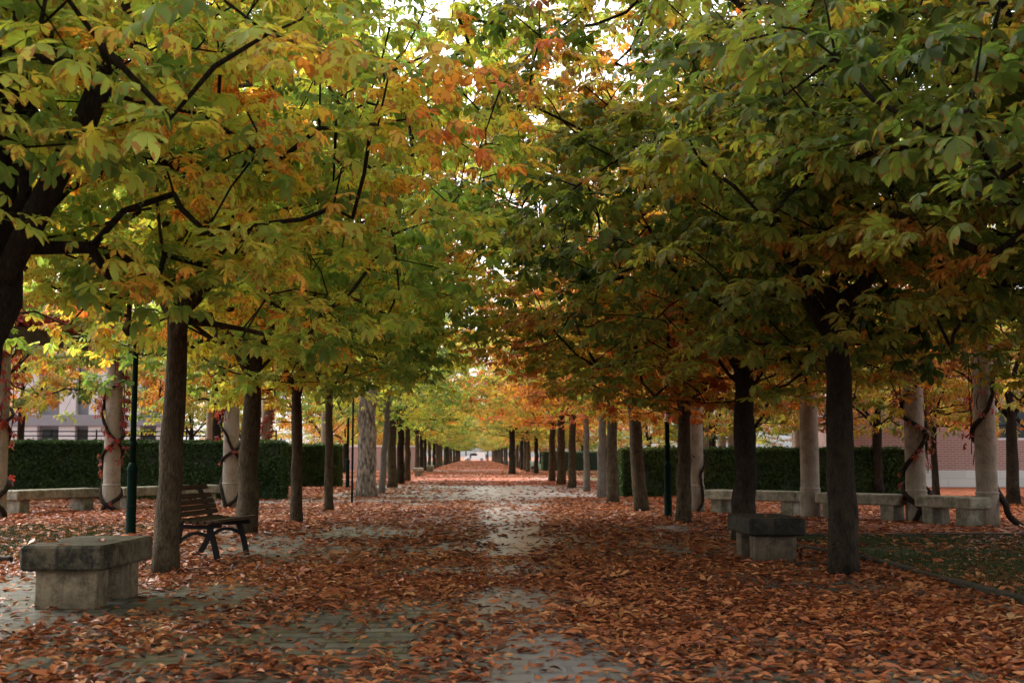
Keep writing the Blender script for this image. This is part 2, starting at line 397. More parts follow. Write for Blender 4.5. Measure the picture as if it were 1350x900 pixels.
# ------------------------------------------------------------------ leaves
def leaf_template(rg, hi=True, nl=7, spread=128, size=.17, droop=.3):
    """one palmate leaf: blade centre at origin, points along +x, up +z. returns verts, tri faces, t, leaflet id"""
    V, Fc, T, Q = [], [], [], []
    for i in range(nl):
        a = (i/(nl-1)-.5)*2; ang = math.radians(a*spread + rg.uniform(-6, 6))
        L = size*(1-.42*abs(a)**1.4)*rg.uniform(.88, 1.1); W = L*rg.uniform(.19, .25)
        dr = droop*rg.uniform(.4, 1.6); fold = rg.uniform(.15, .55); q = rg.random()
        ca, sa = math.cos(ang), math.sin(ang)
        ts = [0, .35, .68, .88, 1.0] if hi else [0, .66, 1.0]
        ws = [0, .55, 1.0, .72, 0] if hi else [0, 1.0, 0]
        base = len(V)
        def P(t, w):
            x = L*t*(1-.25*dr*t); y = W*w; z = -dr*L*t*t + abs(w)*W*fold
            V.append((x*ca-y*sa, x*sa+y*ca, z+.004*math.sin(i*2.1))); T.append(t*.7+abs(w)*.3); Q.append(q)
        for t, w_ in zip(ts, ws):
            if w_ == 0: P(t, 0)
            else: P(t, w_); P(t, 0); P(t, -w_)
        if hi:   # 0 | 1 2 3 | 4 5 6 | 7 8 9 | 10
            F_ = [(0,2,1),(0,3,2),(1,2,5),(1,5,4),(2,3,6),(2,6,5),(4,5,8),(4,8,7),(5,6,9),(5,9,8),(7,8,10),(8,9,10)]
        else:    # 0 | 1 2 3 | 4
            F_ = [(0,2,1),(0,3,2),(1,2,4),(2,3,4)]
        Fc += [tuple(k+base for k in t) for t in F_]
    if hi:      # petiole
        b = len(V); V += [(-.14, .0, -.035), (-.14, .004, -.035), (0, .002, 0)]; T += [0, 0, 0]; Q += [.6]*3; Fc += [(b, b+1, b+2)]
    return np.array(V), np.array(Fc), np.array(T), np.array(Q)
_rt = random.Random(3)
TEMPL_HI = [leaf_template(_rt, True, n, s, .175, d) for n, s, d in ((7,128,.3),(7,120,.55),(5,95,.45),(7,130,.15),(6,110,.8),(5,90,.25))]
TEMPL_LO = [leaf_template(_rt, False, n, s, .19, d) for n, s, d in ((5,115,.3),(5,110,.7),(4,90,.4),(5,120,.15))]
def build_leaves(name, pos, az, pitch, roll, scale, templs, rs, mat, r_attr=None):
    Vs, Fs, Ls = [], [], []; off = 0
    which = rs.randint(0, len(templs), len(pos))
    if r_attr is None: r_attr = rs.rand(len(pos))
    for k, (V, Fc, T, Q) in enumerate(templs):
        idx = np.where(which == k)[0]
        if not len(idx): continue
        ca, sa, cp, sp, cr, sr = np.cos(az[idx]), np.sin(az[idx]), np.cos(pitch[idx]), np.sin(pitch[idx]), np.cos(roll[idx]), np.sin(roll[idx])
        Z = np.zeros_like(ca); O = np.ones_like(ca)
        Rz = np.stack([np.stack([ca,-sa,Z],1),np.stack([sa,ca,Z],1),np.stack([Z,Z,O],1)],1)
        Ry = np.stack([np.stack([cp,Z,sp],1),np.stack([Z,O,Z],1),np.stack([-sp,Z,cp],1)],1)
        Rx = np.stack([np.stack([O,Z,Z],1),np.stack([Z,cr,-sr],1),np.stack([Z,sr,cr],1)],1)
        R = Rz @ Ry @ Rx
        P = np.einsum('nij,vj->nvi', R, V)*scale[idx][:, None, None] + pos[idx][:, None, :]
        n, v = P.shape[:2]
        Vs.append(P.reshape(-1, 3)); Fs.append((Fc[None]+(np.arange(n)*v)[:, None, None]+off).reshape(-1, Fc.shape[1])); off += n*v
        L = np.zeros((n, v, 3)); L[:, :, 0] = r_attr[idx][:, None]; L[:, :, 1] = T[None]; L[:, :, 2] = (Q[None]+rs.rand(n)[:, None]) % 1.0
        Ls.append(L.reshape(-1, 3))
    return fast_mesh(name, np.concatenate(Vs), np.concatenate(Fs), mat, np.concatenate(Ls))

# ------------------------------------------------------------------ trees
def grow_tree(seed, r0=.16, fork=2.5, lean=(0, 0), R=3.3, zlo=2.1, ztop=8.2, ncl=430, per=10, hi=True, limbs=5, flare=1.13,
              bark='bark', shift=(0, 0), leafscale=1.0, forked=False, step=.3, boughs=(), holes=(), arch=99):
    rs = np.random.RandomState(seed); rg = random.Random(seed)
    nodes = [np.array([0, 0, -.05])]; par = [-1]
    def extend(p, q, parent, sag=0.0, wig=.03):
        p = np.array(p, float); q = np.array(q, float); L = np.linalg.norm(q-p); k = max(1, int(L/step)); last = parent
        for i in range(1, k+1):
            t = i/k; x = p+(q-p)*t; x = x + np.array([0, 0, sag*L*math.sin(PI*t)])
            if i < k: x = x + rs.normal(0, wig*min(L, 1), 3)
            nodes.append(x); par.append(last); last = len(nodes)-1
        return last
    top = np.array([lean[0], lean[1], fork])
    n_tr = extend(nodes[0], top, 0, 0, .012 if not forked else .02)
    ntrunk = len(nodes)
    for i in range(1, ntrunk):   # gentle bow of the trunk
        t = i/ntrunk; nodes[i][0] += .05*math.sin(t*PI)*rg.choice((-1, 1)) if False else 0
    a0 = rs.rand()*6.28
    for k in range(limbs):
        a = a0+2*PI*k/limbs+rs.uniform(-.35, .35); e = math.radians(rs.uniform(38, 68)) if k else math.radians(80)
        L = rs.uniform(.40, .55)*(ztop-fork)
        d = np.array([math.cos(a)*math.cos(e), math.sin(a)*math.cos(e), math.sin(e)])
        st = n_tr - (k % 2)*(1 if hi else 0); p = nodes[st]
        m = p + d*L*.55; j = extend(p, m, st, .04, .05)
        d2 = d*np.array([1.25, 1.25, .72]); extend(m, m+d2*L*.6, j, .03, .05)
    for bl in boughs:
        j = n_tr
        for a_, b_ in zip([tuple(nodes[n_tr])]+list(bl[:-1]), bl): j = extend(a_, b_, j, .03, .03)
    # spray centres inside a domed, lumpy crown
    pts = []; zc = zlo+(ztop-zlo)*.38
    voids = [(rs.normal(0, 1, 3)*np.array([R*.55, R*.55, 1.5])+np.array([0, 0, zc+.6]), rs.uniform(.35, .75)) for _ in range(26)]
    voids = [(c, q*.8) for c, q in voids] + [(np.array(h[:3]), h[3]) for h in holes]
    lobes = rs.uniform(.82, 1.12, 9)
    while len(pts) < ncl:
        u = rs.normal(0, 1, 3); u /= np.linalg.norm(u); r = rs.rand()**.42
        a = math.atan2(u[1], u[0]) % (2*PI); lb = lobes[int(a/(2*PI)*9) % 9]
        p = u*r; hor = R*lb
        z = zc + (max(p[2], 0)**.72*(ztop-zc) if p[2] > 0 else p[2]*(zc-zlo)*1.0)
        rho = math.hypot(p[0], p[1])
        z -= .28*(rho**2)*(zc-zlo)
        q = np.array([p[0]*hor+shift[0], p[1]*hor+shift[1], z])
        if q[2] < zlo-.35 or (rho*hor > arch and q[2] < zlo+(rho*hor-arch)*1.9): continue
        if rho < .22 and q[2] < fork+.5: continue
        if any(np.linalg.norm(q-c) < rr for c, rr in voids): continue
        pts.append(q)
    pts = np.array(pts); ctr = np.array([lean[0], lean[1], fork+.4])
    pts = pts[np.argsort(np.linalg.norm(pts-ctr, axis=1))]
    arr = np.zeros((len(nodes)+ncl*14, 3)); arr[:len(nodes)] = nodes; cnt = len(nodes); trunk_pen = np.zeros(len(arr)); trunk_pen[:ntrunk-2] = 50
    tips = []
    for q in pts:
        d = np.linalg.norm(arr[:cnt]-q, axis=1) + trunk_pen[:cnt] + np.maximum(0, arr[:cnt, 2]-q[2])*.5
        j = int(np.argmin(d)); before = len(nodes)
        e = extend(nodes[j], q, j, rs.uniform(-.02, .10), .05); tips.append(e)
        for i in range(before, len(nodes)):
            if cnt < len(arr): arr[cnt] = nodes[i]; cnt += 1
    P = np.array(nodes); n = len(P); par_ = np.array(par)
    ex = 2.35; acc = np.zeros(n); ch = [[] for _ in range(n)]
    for i in range(1, n): ch[par_[i]].append(i)
    rad = np.zeros(n)
    for i in range(n-1, -1, -1):
        rad[i] = max(.0056, acc[i]**(1/ex)) if acc[i] > 0 else .0056
        if i: acc[par_[i]] += rad[i]**ex
    kk = (r0*(.86 if forked else .72))/rad[n_tr]
    for i in range(ntrunk, n): rad[i] = max(.0035, rad[i]*(kk if rad[i] > .03 else 1+(kk-1)*min(1, rad[i]/.03)))
    for i in range(ntrunk):
        z = P[i][2]; rad[i] = r0*(1 - .26*z/fork + (flare-1)*math.exp(-max(z, 0)/.16)) 
        if forked: rad[i] *= 1+.25*max(0, z/fork-.6)
    rad[n_tr] = r0*(.98 if forked else .80)
    size = [0]*n
    for i in range(n-1, 0, -1): size[i] += 1; size[par_[i]] += size[i]
    mb = MB(); stack = [(0, None)]
    while stack:
        i, st = stack.pop(); chain = [] if st is None else [st]; cur = i
        while True:
            chain.append(cur); c = sorted(ch[cur], key=lambda k: -size[k])
            for o in c[1:]: stack.append((o, cur))
            if not c: break
            cur = c[0]
        pts_ = [P[k] for k in chain]; rr = [rad[k] for k in chain]
        if st is not None: rr[0] = min(rad[st], rr[1]*1.25)
        big = max(rr)
        ns = (18 if hi else 12) if big > .1 else (8 if big > .04 else (5 if hi and big > .012 else 3))
        if not hi and big < .008 and len(chain) < 3: continue
        mb.tube(pts_, rr, ns, cap=(big > .02), wob=.05 if big > .1 else 0, seed=seed+len(chain))
    me_t = bpy.data.meshes.new('trunk'); me_t.from_pydata(np.concatenate(mb.v).tolist(), [], mb.f); me_t.update()
    me_t.polygons.foreach_set('use_smooth', [True]*len(me_t.polygons)); me_t.materials.append(M[bark])
    # leaves around every spray
    m = ncl*per; c = np.repeat(pts, per, axis=0)
    az_out = np.arctan2(c[:, 1]-shift[1], c[:, 0]-shift[0])
    az = az_out + rs.normal(0, 1.25, m)
    spread = rs.rand(m)**.5*.46
    off = np.stack([np.cos(az)*spread, np.sin(az)*spread, rs.normal(0, .055, m)-.14*spread], 1)
    pos = c+off; pitch = rs.normal(.26, .26, m); roll = rs.normal(0, .24, m)
    sc = leafscale*rs.uniform(.50, 1.08, m)
    ra = np.clip(np.repeat(rs.rand(ncl), per)*.6+rs.rand(m)*.4, 0, 1)
    me_c = build_leaves('crown', pos, az, pitch, roll, sc, TEMPL_HI if hi else TEMPL_LO, rs, M['leaf'], ra)
    return me_t, me_c

def place_tree(kind, x, y, label, group=None, rz=0, s=(1, 1, 1), tilt=(0, 0), hue=.45, val=.75, bark=None, name='chestnut_tree'):
    t = thing(name, (x, y, 0), label, 'tree', group, rz)
    t.scale = s; t.rotation_mode = 'ZXY'; t.rotation_euler = (tilt[1], tilt[0], rz)
    a = link('trunk', kind[0], t); b = link('crown', kind[1], t)
    if bark:
        a.material_slots[0].link = 'OBJECT'; a.material_slots[0].material = M[bark]
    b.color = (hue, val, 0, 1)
    return t

# near, fully detailed trees
treeA = grow_tree(11, r0=.215, fork=2.2, lean=(.42, .0), R=4.3, zlo=2.35, ztop=9.0, ncl=820, per=11, limbs=3, forked=True, boughs=[((.75, -.1, 2.75), (.98, 0, 3.3), (1.25, .2, 4.3), (1.5, .3, 5.6)), ((.42, .1, 3.2), (.55, .2, 4.6), (.6, .2, 6))], holes=[(.15, 2.3, 2.2, .95), (-.6, 1.6, 2.2, .8)], bark='bark_dark', flare=1.3)
treeB = grow_tree(22, r0=.128, fork=2.55, lean=(.05, .02), R=4.1, zlo=2.15, ztop=9.4, ncl=840, per=11, limbs=5, arch=3.0, holes=[(-1.45, 0, 2.2, 1.2)])
treeC = grow_tree(35, r0=.148, fork=2.6, lean=(-.02, 0), R=4.1, zlo=2.05, ztop=9.0, ncl=800, per=11, limbs=5, arch=2.6, bark='bark_dark', holes=[(-3.0*math.cos(2.2)-.4*math.sin(2.2), 3.0*math.sin(2.2)-.4*math.cos(2.2), 2.75, 1.35)])
MID = [grow_tree(50+i, r0=.155, fork=2.6, R=3.85, zlo=2.35, ztop=9.0, ncl=310, per=11, hi=False, arch=2.7, limbs=5, leafscale=1.12, lean=(.08*(i-1), 0)) for i in range(3)]
BGT = [grow_tree(70+i, r0=.16, fork=2.1, R=3.9, zlo=1.95, ztop=9.2, ncl=230, per=11, hi=False, limbs=5, leafscale=1.45, step=.45) for i in range(2)]
PLANE = grow_tree(90, r0=.29, fork=3.1, R=3.8, zlo=2.9, ztop=9, ncl=240, per=11, hi=False, limbs=4, leafscale=1.2, bark='bark_plane', flare=1.22, forked=True)

ROW_L = 'chestnut trees lining the left side of the alley'
ROW_R = 'chestnut trees lining the right side of the alley'
def row(kind, px, py, label, grp, **kw):
    x, y = G(px, py); return place_tree(kind, x, y, label, grp, **kw)
place_tree(treeA, -3.66, 8.1, 'big dark forking tree at the left frame edge, the nearest on the left', ROW_L, rz=0, tilt=(0, 0), hue=.44, val=1.35)
row(treeB, 218, 755, 'straight brown tree just behind the near stone bench on the left', ROW_L, tilt=(.0, 0), hue=.39, val=1.55)
row(treeC, 323, 704, 'dark tree right behind the slatted wooden bench', ROW_L, rz=2.2, tilt=(.03, 0), s=(1.1, 1.1, 1.02), hue=.37, val=1.5, bark='bark')
row(treeB, 391, 690, 'grey-brown tree standing alone right of the wooden bench', ROW_L, rz=4, s=(.82, .82, .95), hue=.37, val=1.35)
row(MID[0], 434, 674, 'slimmest grey tree of the left row, beside the low hedge', ROW_L, rz=1, s=(.62, .62, .95), hue=.38, val=1.1)
row(PLANE, 483, 655, 'thick old trunk with pale flaking bark in the left row', ROW_L, hue=.37, val=1.55, name='old_tree')
row(MID[1], 503, 651, 'thin pale leaning tree touching the thick flaky trunk', ROW_L, rz=3, s=(.7, .7, .95), tilt=(.06, 0), hue=.37, val=1.55, bark='bark_pale')
row(MID[2], 517, 643, 'stout olive-brown trunk just past the flaky-barked tree', ROW_L, rz=2, s=(1.2, 1.2, .95), hue=.36, val=1.15)
row(MID[0], 528, 638, 'near-black trunk beside the stout olive-brown one', ROW_L, rz=5, s=(1.1, 1.1, .95), hue=.38, val=.8, bark='bark_dark')
row(MID[1], 537, 634, 'reddish-brown trunk next after the near-black one on the left', ROW_L, rz=.7, hue=.37, val=1.5)

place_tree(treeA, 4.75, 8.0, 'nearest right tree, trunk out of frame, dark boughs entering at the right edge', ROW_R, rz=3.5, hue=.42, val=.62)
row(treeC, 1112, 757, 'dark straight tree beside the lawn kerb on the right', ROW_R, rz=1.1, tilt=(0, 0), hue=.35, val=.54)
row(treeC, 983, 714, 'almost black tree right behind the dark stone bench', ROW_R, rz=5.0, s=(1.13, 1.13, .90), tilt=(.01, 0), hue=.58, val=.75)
row(treeB, 901, 690, 'leaning rough brown tree beside the green lamp post on the right', ROW_R, rz=3.1, tilt=(.05, 0), s=(1.05, 1.05, .84), hue=.70, val=.9)
row(MID[0], 847, 674, 'grey tree leaning left, between the lamp post and the row behind it', ROW_R, rz=0, tilt=(-.05, 0), hue=.60, val=.85, bark='bark')
row(MID[2], 808, 663, 'upright dark-topped tree just right of a pale thin trunk', ROW_R, rz=2, tilt=(.01, 0), hue=.64, val=.9)
row(MID[1], 793, 657, 'pale slender trunk at the left end of the right hedge', ROW_R, rz=4, s=(.85, .85, .95), tilt=(.02, 0), hue=.72, val=1.0, bark='bark_pale')
row(MID[0], 774, 648, 'thin grey tree standing apart in front of the far green lawn', ROW_R, rz=5.2, s=(.75, .75, .95), hue=.80, val=1.05, bark='bark_pale')
row(MID[2], 754, 643, 'brown trunk with a whitewashed foot on the right', ROW_R, rz=1.2, hue=.82, val=1.05)
row(MID[1], 740, 639, 'stout brown trunk left of the whitewashed one', ROW_R, rz=3.3, s=(1.2, 1.2, .95), hue=.80, val=1.05)
row(MID[0], 727, 635, 'reddish trunk left of the stout brown one', ROW_R, rz=2.5, s=(1.1, 1.1, .95), hue=.76, val=1.0)
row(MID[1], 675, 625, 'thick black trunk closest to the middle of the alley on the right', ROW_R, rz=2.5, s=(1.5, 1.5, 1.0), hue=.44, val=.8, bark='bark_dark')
place_tree(treeC, 9.4, 15.6, 'tree right of the frame with orange-green boughs hanging over the lawn', 'trees on the lawn right of the frame', rz=.9, s=(.95, .95, .86), hue=.58, val=.6)
rr = random.Random(5)
y = 80.0
while y < 286:
    for sgn, g, lab in ((-1, ROW_L, 'distant dark trunk in the far part of the left row'), (1, ROW_R, 'distant dark trunk in the far part of the right row')):
        if sgn > 0 and 90 < y < 84: continue
        hue = (.38 if sgn < 0 else .50) + rr.uniform(-.06, .1) + (.08 if y < 120 and sgn > 0 else 0)
        place_tree(MID[rr.randrange(3)], sgn*3.85+rr.uniform(-.15, .15), y+rr.uniform(-.6, .6), lab, g, rz=rr.uniform(0, 6), s=(1.05, 1.05, rr.uniform(.9, 1.02)), hue=hue-(.03 if y > 150 else 0), val=.85 if y < 150 else .65,
                   bark=rr.choice(['bark', 'bark_dark', 'bark']))
    y += 7.5
# trees outside the alley
BG_L = [(-7.6, 36), (-12.5, 31), (-15.5, 38), (-10.5, 43), (-19, 33), (-17, 46), (-8.2, 55), (-13, 56), (-24, 44), (-8.4, 68), (-16, 66), (-9, 84), (-17, 90), (-9.2, 104), (-16, 122), (-9.2, 128), (-9.5, 155), (-17, 160), (-10, 190), (-10, 230)]
BG_R = [(8.2, 36), (12.8, 29.5), (13.6, 31.5), (8.4, 43), (11.3, 34), (13.2, 45), (17.5, 38), (9.5, 52), (15, 55), (9.4, 66), (16, 70), (9.4, 88), (16, 95), (9.6, 110), (17, 125), (9.4, 140), (17, 165), (10, 190), (10, 230)]
labs = {}
for i, (x, y_) in enumerate(BG_L):
    if i == 1: lb = 'dark slanting trunk behind the left hedge in front of the pale building'
    elif i == 0: lb = 'orange-leaved tree behind the hedge, right of the vine-wrapped columns'
    else: lb = 'yellow and orange tree beyond the left hedge and pergola'
    place_tree(BGT[i % 2], x, y_, lb, 'trees in the park left of the alley', rz=rr.uniform(0, 6), s=(1, 1, 1.28 if i < 7 else rr.uniform(.85, 1)), hue=.60+rr.uniform(-.10, .10), val=.75, name='park_tree', tilt=(.1 if i == 1 else 0, 0), bark='bark_dark')
for i, (x, y_) in enumerate(BG_R):
    if i == 2: lb = 'dark-trunked tree at the far right edge, in front of the brick building'
    elif i == 1: lb = 'slim dark tree behind the vine-covered column, in front of the brick wall'
    else: lb = 'yellow and orange tree beyond the right hedge'
    if i == 2: x, y_ = G(1337, 665)
    if i == 1: x, y_ = G(1234, 662)
    place_tree(BGT[(i+1) % 2], x, y_, lb, 'trees in the park right of the alley', rz=rr.uniform(0, 6), s=(.6, .6, .9) if i == 1 else (1, 1, rr.uniform(.85, 1)), hue=.64+rr.uniform(-.10, .10), val=.62, name='park_tree', bark='bark_dark')
for i in range(16):
    place_tree(BGT[i % 2], -30+i*4+rr.uniform(-1, 1), 312+rr.uniform(-4, 8), 'far tree closing the end of the alley', 'trees closing the view at the end of the alley', rz=rr.uniform(0, 6), s=(1.3, 1.3, 1.2), hue=.42, val=.7, name='park_tree')

# ------------------------------------------------------------------ ground
def sheet(name, x0, x1, y0, y1, z, mat, res=1):
    nx = max(1, int((x1-x0)/res)); ny = max(1, int((y1-y0)/res)); nx = min(nx, 80); ny = min(ny, 80)
    xs = np.linspace(x0, x1, nx+1); ys = np.linspace(y0, y1, ny+1); X, Y = np.meshgrid(xs, ys)
    v = np.stack([X.ravel(), Y.ravel(), np.full(X.size, z)], 1)
    i = np.arange(nx)[None]+np.arange(ny)[:, None]*(nx+1)
    f = np.stack([i, i+1, i+nx+2, i+nx+1], -1).reshape(-1, 4)
    o = link(name, fast_mesh(name, v, f, mat)); o['kind'] = 'structure'; return o
sheet('ground', -900, 900, -300, 1500, 0, M['soil'], 40)
sheet('pavement', -4.25, 4.15, -4, 48, .004, M['pavers'], 1)
o = sheet('pavement', -12, -4.25, -4, 13.2, .004, M['pavers'], 1)
sheet('cross_path', -12, -4.25, 27.5, 34, .004, M['pavers'], 1)
sheet('path', -4.25, 4.15, 48, 290, .004, M['far_path'], 1)
sheet('road', -300, 300, 290, 299, .004, M['grey_panel'], 30)
sheet('lawn', 4.35, 16, 3, 17.2, .012, M['grass'], 1)
sheet('lawn', -16, -4.9, 13.5, 20.5, .012, M['grass'], 1)
sheet('lawn', 5.2, 40, 48, 288, .010, M['grass'], 10)
sheet('lawn', -60, -5.2, 104, 288, .010, M['grass'], 10)
def kerb(pts, wdt=.12, h=.07):
    mb = MB()
    for (a, b) in zip(pts[:-1], pts[1:]):
        a = np.array(a); b = np.array(b); L = np.linalg.norm(b-a); k = max(1, int(L/.9)); rz = math.atan2(b[1]-a[1], b[0]-a[0])
        for i in range(k):
            c = a+(b-a)*((i+.5)/k); mb.box((c[0], c[1], h/2+rr.uniform(-.008, .004)), (L/k-.012, wdt, h), rz+rr.uniform(-.008, .008), .012)
    o = mb.obj('kerb', M['kerb']); o['kind'] = 'structure'; return o
kerb([(4.25, 5.0), (4.3, 13.0)], .12, .055)
kerb([(4.35, 17.3), (13, 17.3)], .12, .06)
kerb([G(1034, 745), G(1092, 746)], .10, .05)
kerb([(4.3, 13.2), (4.0, 15.4)], .10, .06)
kerb([(-5.0, 13.4), (-11, 13.4)], .12, .08)
kerb([(-2.32, 5.2), (-2.36, 8.3)], .10, .012)

# fallen leaves: density read off the photograph as a map of the ground
def dens(x, y):
    d = .52+.85*(vnoise(x+50, y+50, 1.3, 1)-.5)+.7*(vnoise(x+90, y*.6+90, .55, 2)-.5)+.35*(vnoise(x+20, y+20, 4, 3)-.5)
    def blob(cx, cy, sx, sy, amt): return amt*np.exp(-(((x-cx)/sx)**2+((y-cy)/sy)**2)**1.5)
    sw = np.where(y < 18, .36, .36+(y-18)*.055); sc = .42+.02*np.maximum(0, y-10)
    d -= np.where(y < 46, .50+.30*np.clip((y-14)/8, 0, 1), 0)*np.exp(-((x-sc)/sw)**4)
    d -= blob(-.75, 8.2, .5, 1.2, .6); d -= blob(-1.7, 6.7, .55, .6, .6); d -= blob(-4.2, 9.2, 1.7, 2.6, .85); d -= blob(-2.2, 10.4, .5, 1.0, .5)
    d -= blob(1.9, 8.2, .5, 1.1, .35); d -= blob(3.0, 10.4, .7, 1.0, .3); d -= blob(-1.0, 6.0, .5, .5, .3)
    d -= blob(-2.2, 15.5, .9, 1.5, .5); d -= blob(-5.2, 30.8, 2.2, 1.8, .65); d -= blob(-1.7, 31, 1.0, 3.2, .5); d -= blob(1.7, 36, 3.0, 3.0, .6); d -= blob(1.2, 62, 2.6, 4.0, .5)
    d = np.where(y > 42, d-1.5*np.clip(vnoise(x*.25+7, y, 7.5, 21)-.42, 0, 1), d)
    d = np.where((y > 20) & (y < 28) & (np.abs(x) < 4), d+.25, d)
    d = np.where((x > 4.4) & (y > 8) & (y < 17.3), d*.16+.25*np.clip((6-x)/1.5, 0, 1)*np.clip((13-y)/2, -.5, 1), d)
    d = np.where((x < -5) & (y > 14) & (y < 20), d*.6, d)
    d = np.where((np.abs(x) > 4.2) & (y > 18) & (y < 28), d+.12, d)
    for tx, ty in ((-3.05, 11.9), (3.6, 11.9), (3.4, 16.2), (-3.3, 17.3), (3.6, 20.7), (-3.3, 20.7)): d = d + .45*np.exp(-((x-tx)**2+(y-ty)**2)/.16)
    d = d + .28*(vnoise(x+33, y+11, .28, 31)-.5) + .10*(d < .3)
    return np.clip(d, .07, 1)
def curl_leaf(rg, n=4, L=.15, W=.033, hi=True):
    V, T = [], []; k1 = rg.uniform(-.7, 1.1); k2 = rg.uniform(.0, 1.1); tw = rg.uniform(-.8, .8)
    ts = np.linspace(0, 1, n+1)
    for t in ts:
        w_ = W*(math.sin(min(1, t*1.12)**1.35*PI)**.7 if 0 < t < .95 else .12)
        a = k1*(t-.5); x = L*(t-.5)*(1-.06*k1*k1*(t-.5)**2); z = .5*L*k1*(t-.5)**2
        for sgn in (-1, 0, 1):
            yy = sgn*w_*math.cos(k2*.6); zz = z+abs(sgn)*w_*math.sin(k2)*.8+sgn*tw*(t-.5)*w_*1.6
            V.append((x, yy, zz)); T.append(t)
    V = np.array(V); V[:, 2] -= V[:, 2].min()
    f = []
    for i in range(n):
        for s_ in (0, 1): a = i*3+s_; f.append((a, a+1, a+4, a+3))
    return V, np.array(f), np.array(T), np.full(len(V), .5)
_rl = random.Random(9)
LIT_HI = [curl_leaf(_rl, 5, _rl.uniform(.11, .18), _rl.uniform(.022, .036)) for _ in range(12)]
LIT_PALM = [tuple(leaf_template(_rl, False, 5, 110, .15, d)) for d in (-.2, .1, .4)]
def flat_leaf(rg):
    L, W = rg.uniform(.06, .15), rg.uniform(.022, .04); k = 7; V = []
    for i in range(k):
        a = 2*PI*i/k; q = rg.uniform(.72, 1.15); V.append((L/2*math.cos(a)*q, W*math.sin(a)*q, rg.uniform(0, .006)))
    return np.array(V), np.array([[0, 1, 2, 3], [0, 3, 4, 6], [4, 5, 6, 6]])[:2], np.linspace(0, 1, k), np.full(k, .5)
LIT_FLAT = [flat_leaf(_rl) for _ in range(8)]
LIT_LO = [curl_leaf(_rl, 2, _rl.uniform(.13, .19), _rl.uniform(.03, .042)) for _ in range(8)]
rs = np.random.RandomState(4)
def scatter(name, n, y0, y1, xfun, templ, sc, label, power=1.0, zmax=.03):
    y = y0+(y1-y0)*rs.rand(n)**power; x = (rs.rand(n)*2-1)*xfun(y)
    keep = rs.rand(n) < dens(x, y)
    # nothing under the seat blocks and trunks
    x, y = x[keep], y[keep]; m = len(x)
    pos = np.stack([x, y, .006+rs.rand(m)**2*zmax], 1)
    pos[:, 2] += np.where((x > 4.35) & (y < 17.3), .01, 0)
    az = rs.rand(m)*2*PI; pitch = rs.normal(0, .16, m); roll = rs.normal(0, .28, m)
    me = build_leaves(name, pos, az, pitch, roll, sc*rs.uniform(.65, 1.2, m), templ, rs, M['litter'])
    o = link(name, me); tag(o, label, 'fallen leaves', None, 'stuff'); return o
scatter('fallen_leaves', 5200, 4.2, 16, lambda y: .47*y+2.0, LIT_PALM, .85, 'whole five-fingered fallen leaves lying among the curled ones', .8, .03)
scatter('fallen_leaves', 30000, 4.2, 14, lambda y: .47*y+2.2, LIT_FLAT, .8, 'small flat brown leaf fragments pressed onto the near paving', .8, .008)
scatter('fallen_leaves', 95000, 4.2, 14, lambda y: .47*y+2.2, LIT_HI, .62, 'curled rust-brown fallen leaves scattered over the near paving', .8)
scatter('fallen_leaves', 190000, 14, 34, lambda y: .45*y+1.5, LIT_LO, .72, 'orange-brown fallen leaves carpeting the ground from the benches to the hedges', .85, .035)
scatter('fallen_leaves', 90000, 34, 110, lambda y: np.full_like(y, 9.5), LIT_LO, .95, 'thick orange carpet of fallen leaves along the far alley', 1.0, .04)
scatter('fallen_leaves', 50000, 110, 288, lambda y: np.full_like(y, 4.4), LIT_LO, 1.2, 'thin orange band of fallen leaves at the far end of the alley', 1.0, .05)

def grass_blades(x0, x1, y0, y1, n, label):
    x = rs.uniform(x0, x1, n); y = rs.uniform(y0, y1, n); k = vnoise(x, y, 1.0, 8) > rs.rand(n)*.5; x, y = x[k], y[k]; n = len(x)
    a = rs.rand(n)*6.28; h = rs.uniform(.025, .065, n); w_ = .004
    b0 = np.stack([x-w_*np.cos(a), y-w_*np.sin(a), np.full(n, .01)], 1); b1 = np.stack([x+w_*np.cos(a), y+w_*np.sin(a), np.full(n, .01)], 1)
    tp = np.stack([x+rs.normal(0, .02, n), y+rs.normal(0, .02, n), .01+h], 1)
    v = np.stack([b0, b1, tp], 1).reshape(-1, 3); f = np.arange(3*n).reshape(-1, 3)
    o = link('grass', fast_mesh('grass', v, f, M['grass'])); tag(o, label, 'grass', None, 'stuff')
grass_blades(4.4, 10.5, 8.3, 17.1, 110000, 'short dark grass on the lawn inside the right kerb')
grass_blades(-10, -4.95, 13.7, 20.3, 50000, 'thin grass under the leaves behind the left stone bench')

# ------------------------------------------------------------------ stone benches
def stone_bench(name, x, y, rz, label, L=1.35, W=.62, slab='slab_dark', block='block', group=None, legs=None):
    """length along local y, origin on the ground in the middle"""
    t = thing(name, (x, y, 0), label, 'bench', group, rz)
    mb = MB(); z0, z1 = .295, .485; b = .02
    nx, ny = 3, 7; mb.box((0, 0, (z0+z1)/2), (W, L, z1-z0), 0, b)
    mb.obj('seat', M[slab], t)
    for s in (-1, 1):
        k = MB(); k.box((0, s*(L/2-.24), z0/2), (W*.74, .26, z0-.001), 0, .008)
        k.obj('leg', M[block], t)
    return t
a_, b_ = P(24, 753, .295), P(135, 753, .295)
stone_bench('stone_bench', (a_[0]+b_[0])/2+.035, b_[1]+.59, -.06, 'dark weathered stone bench seen end-on at the lower left', 1.18, b_[0]-a_[0])
a_, b_ = P(988, 706.5, .295), P(1063, 706.5, .295)
stone_bench('stone_bench', (a_[0]+b_[0])/2, b_[1]+.59, 0, 'near-black stone bench standing between two dark trunks on the right', 1.18, b_[0]-a_[0], 'slab_black', 'block_dark')
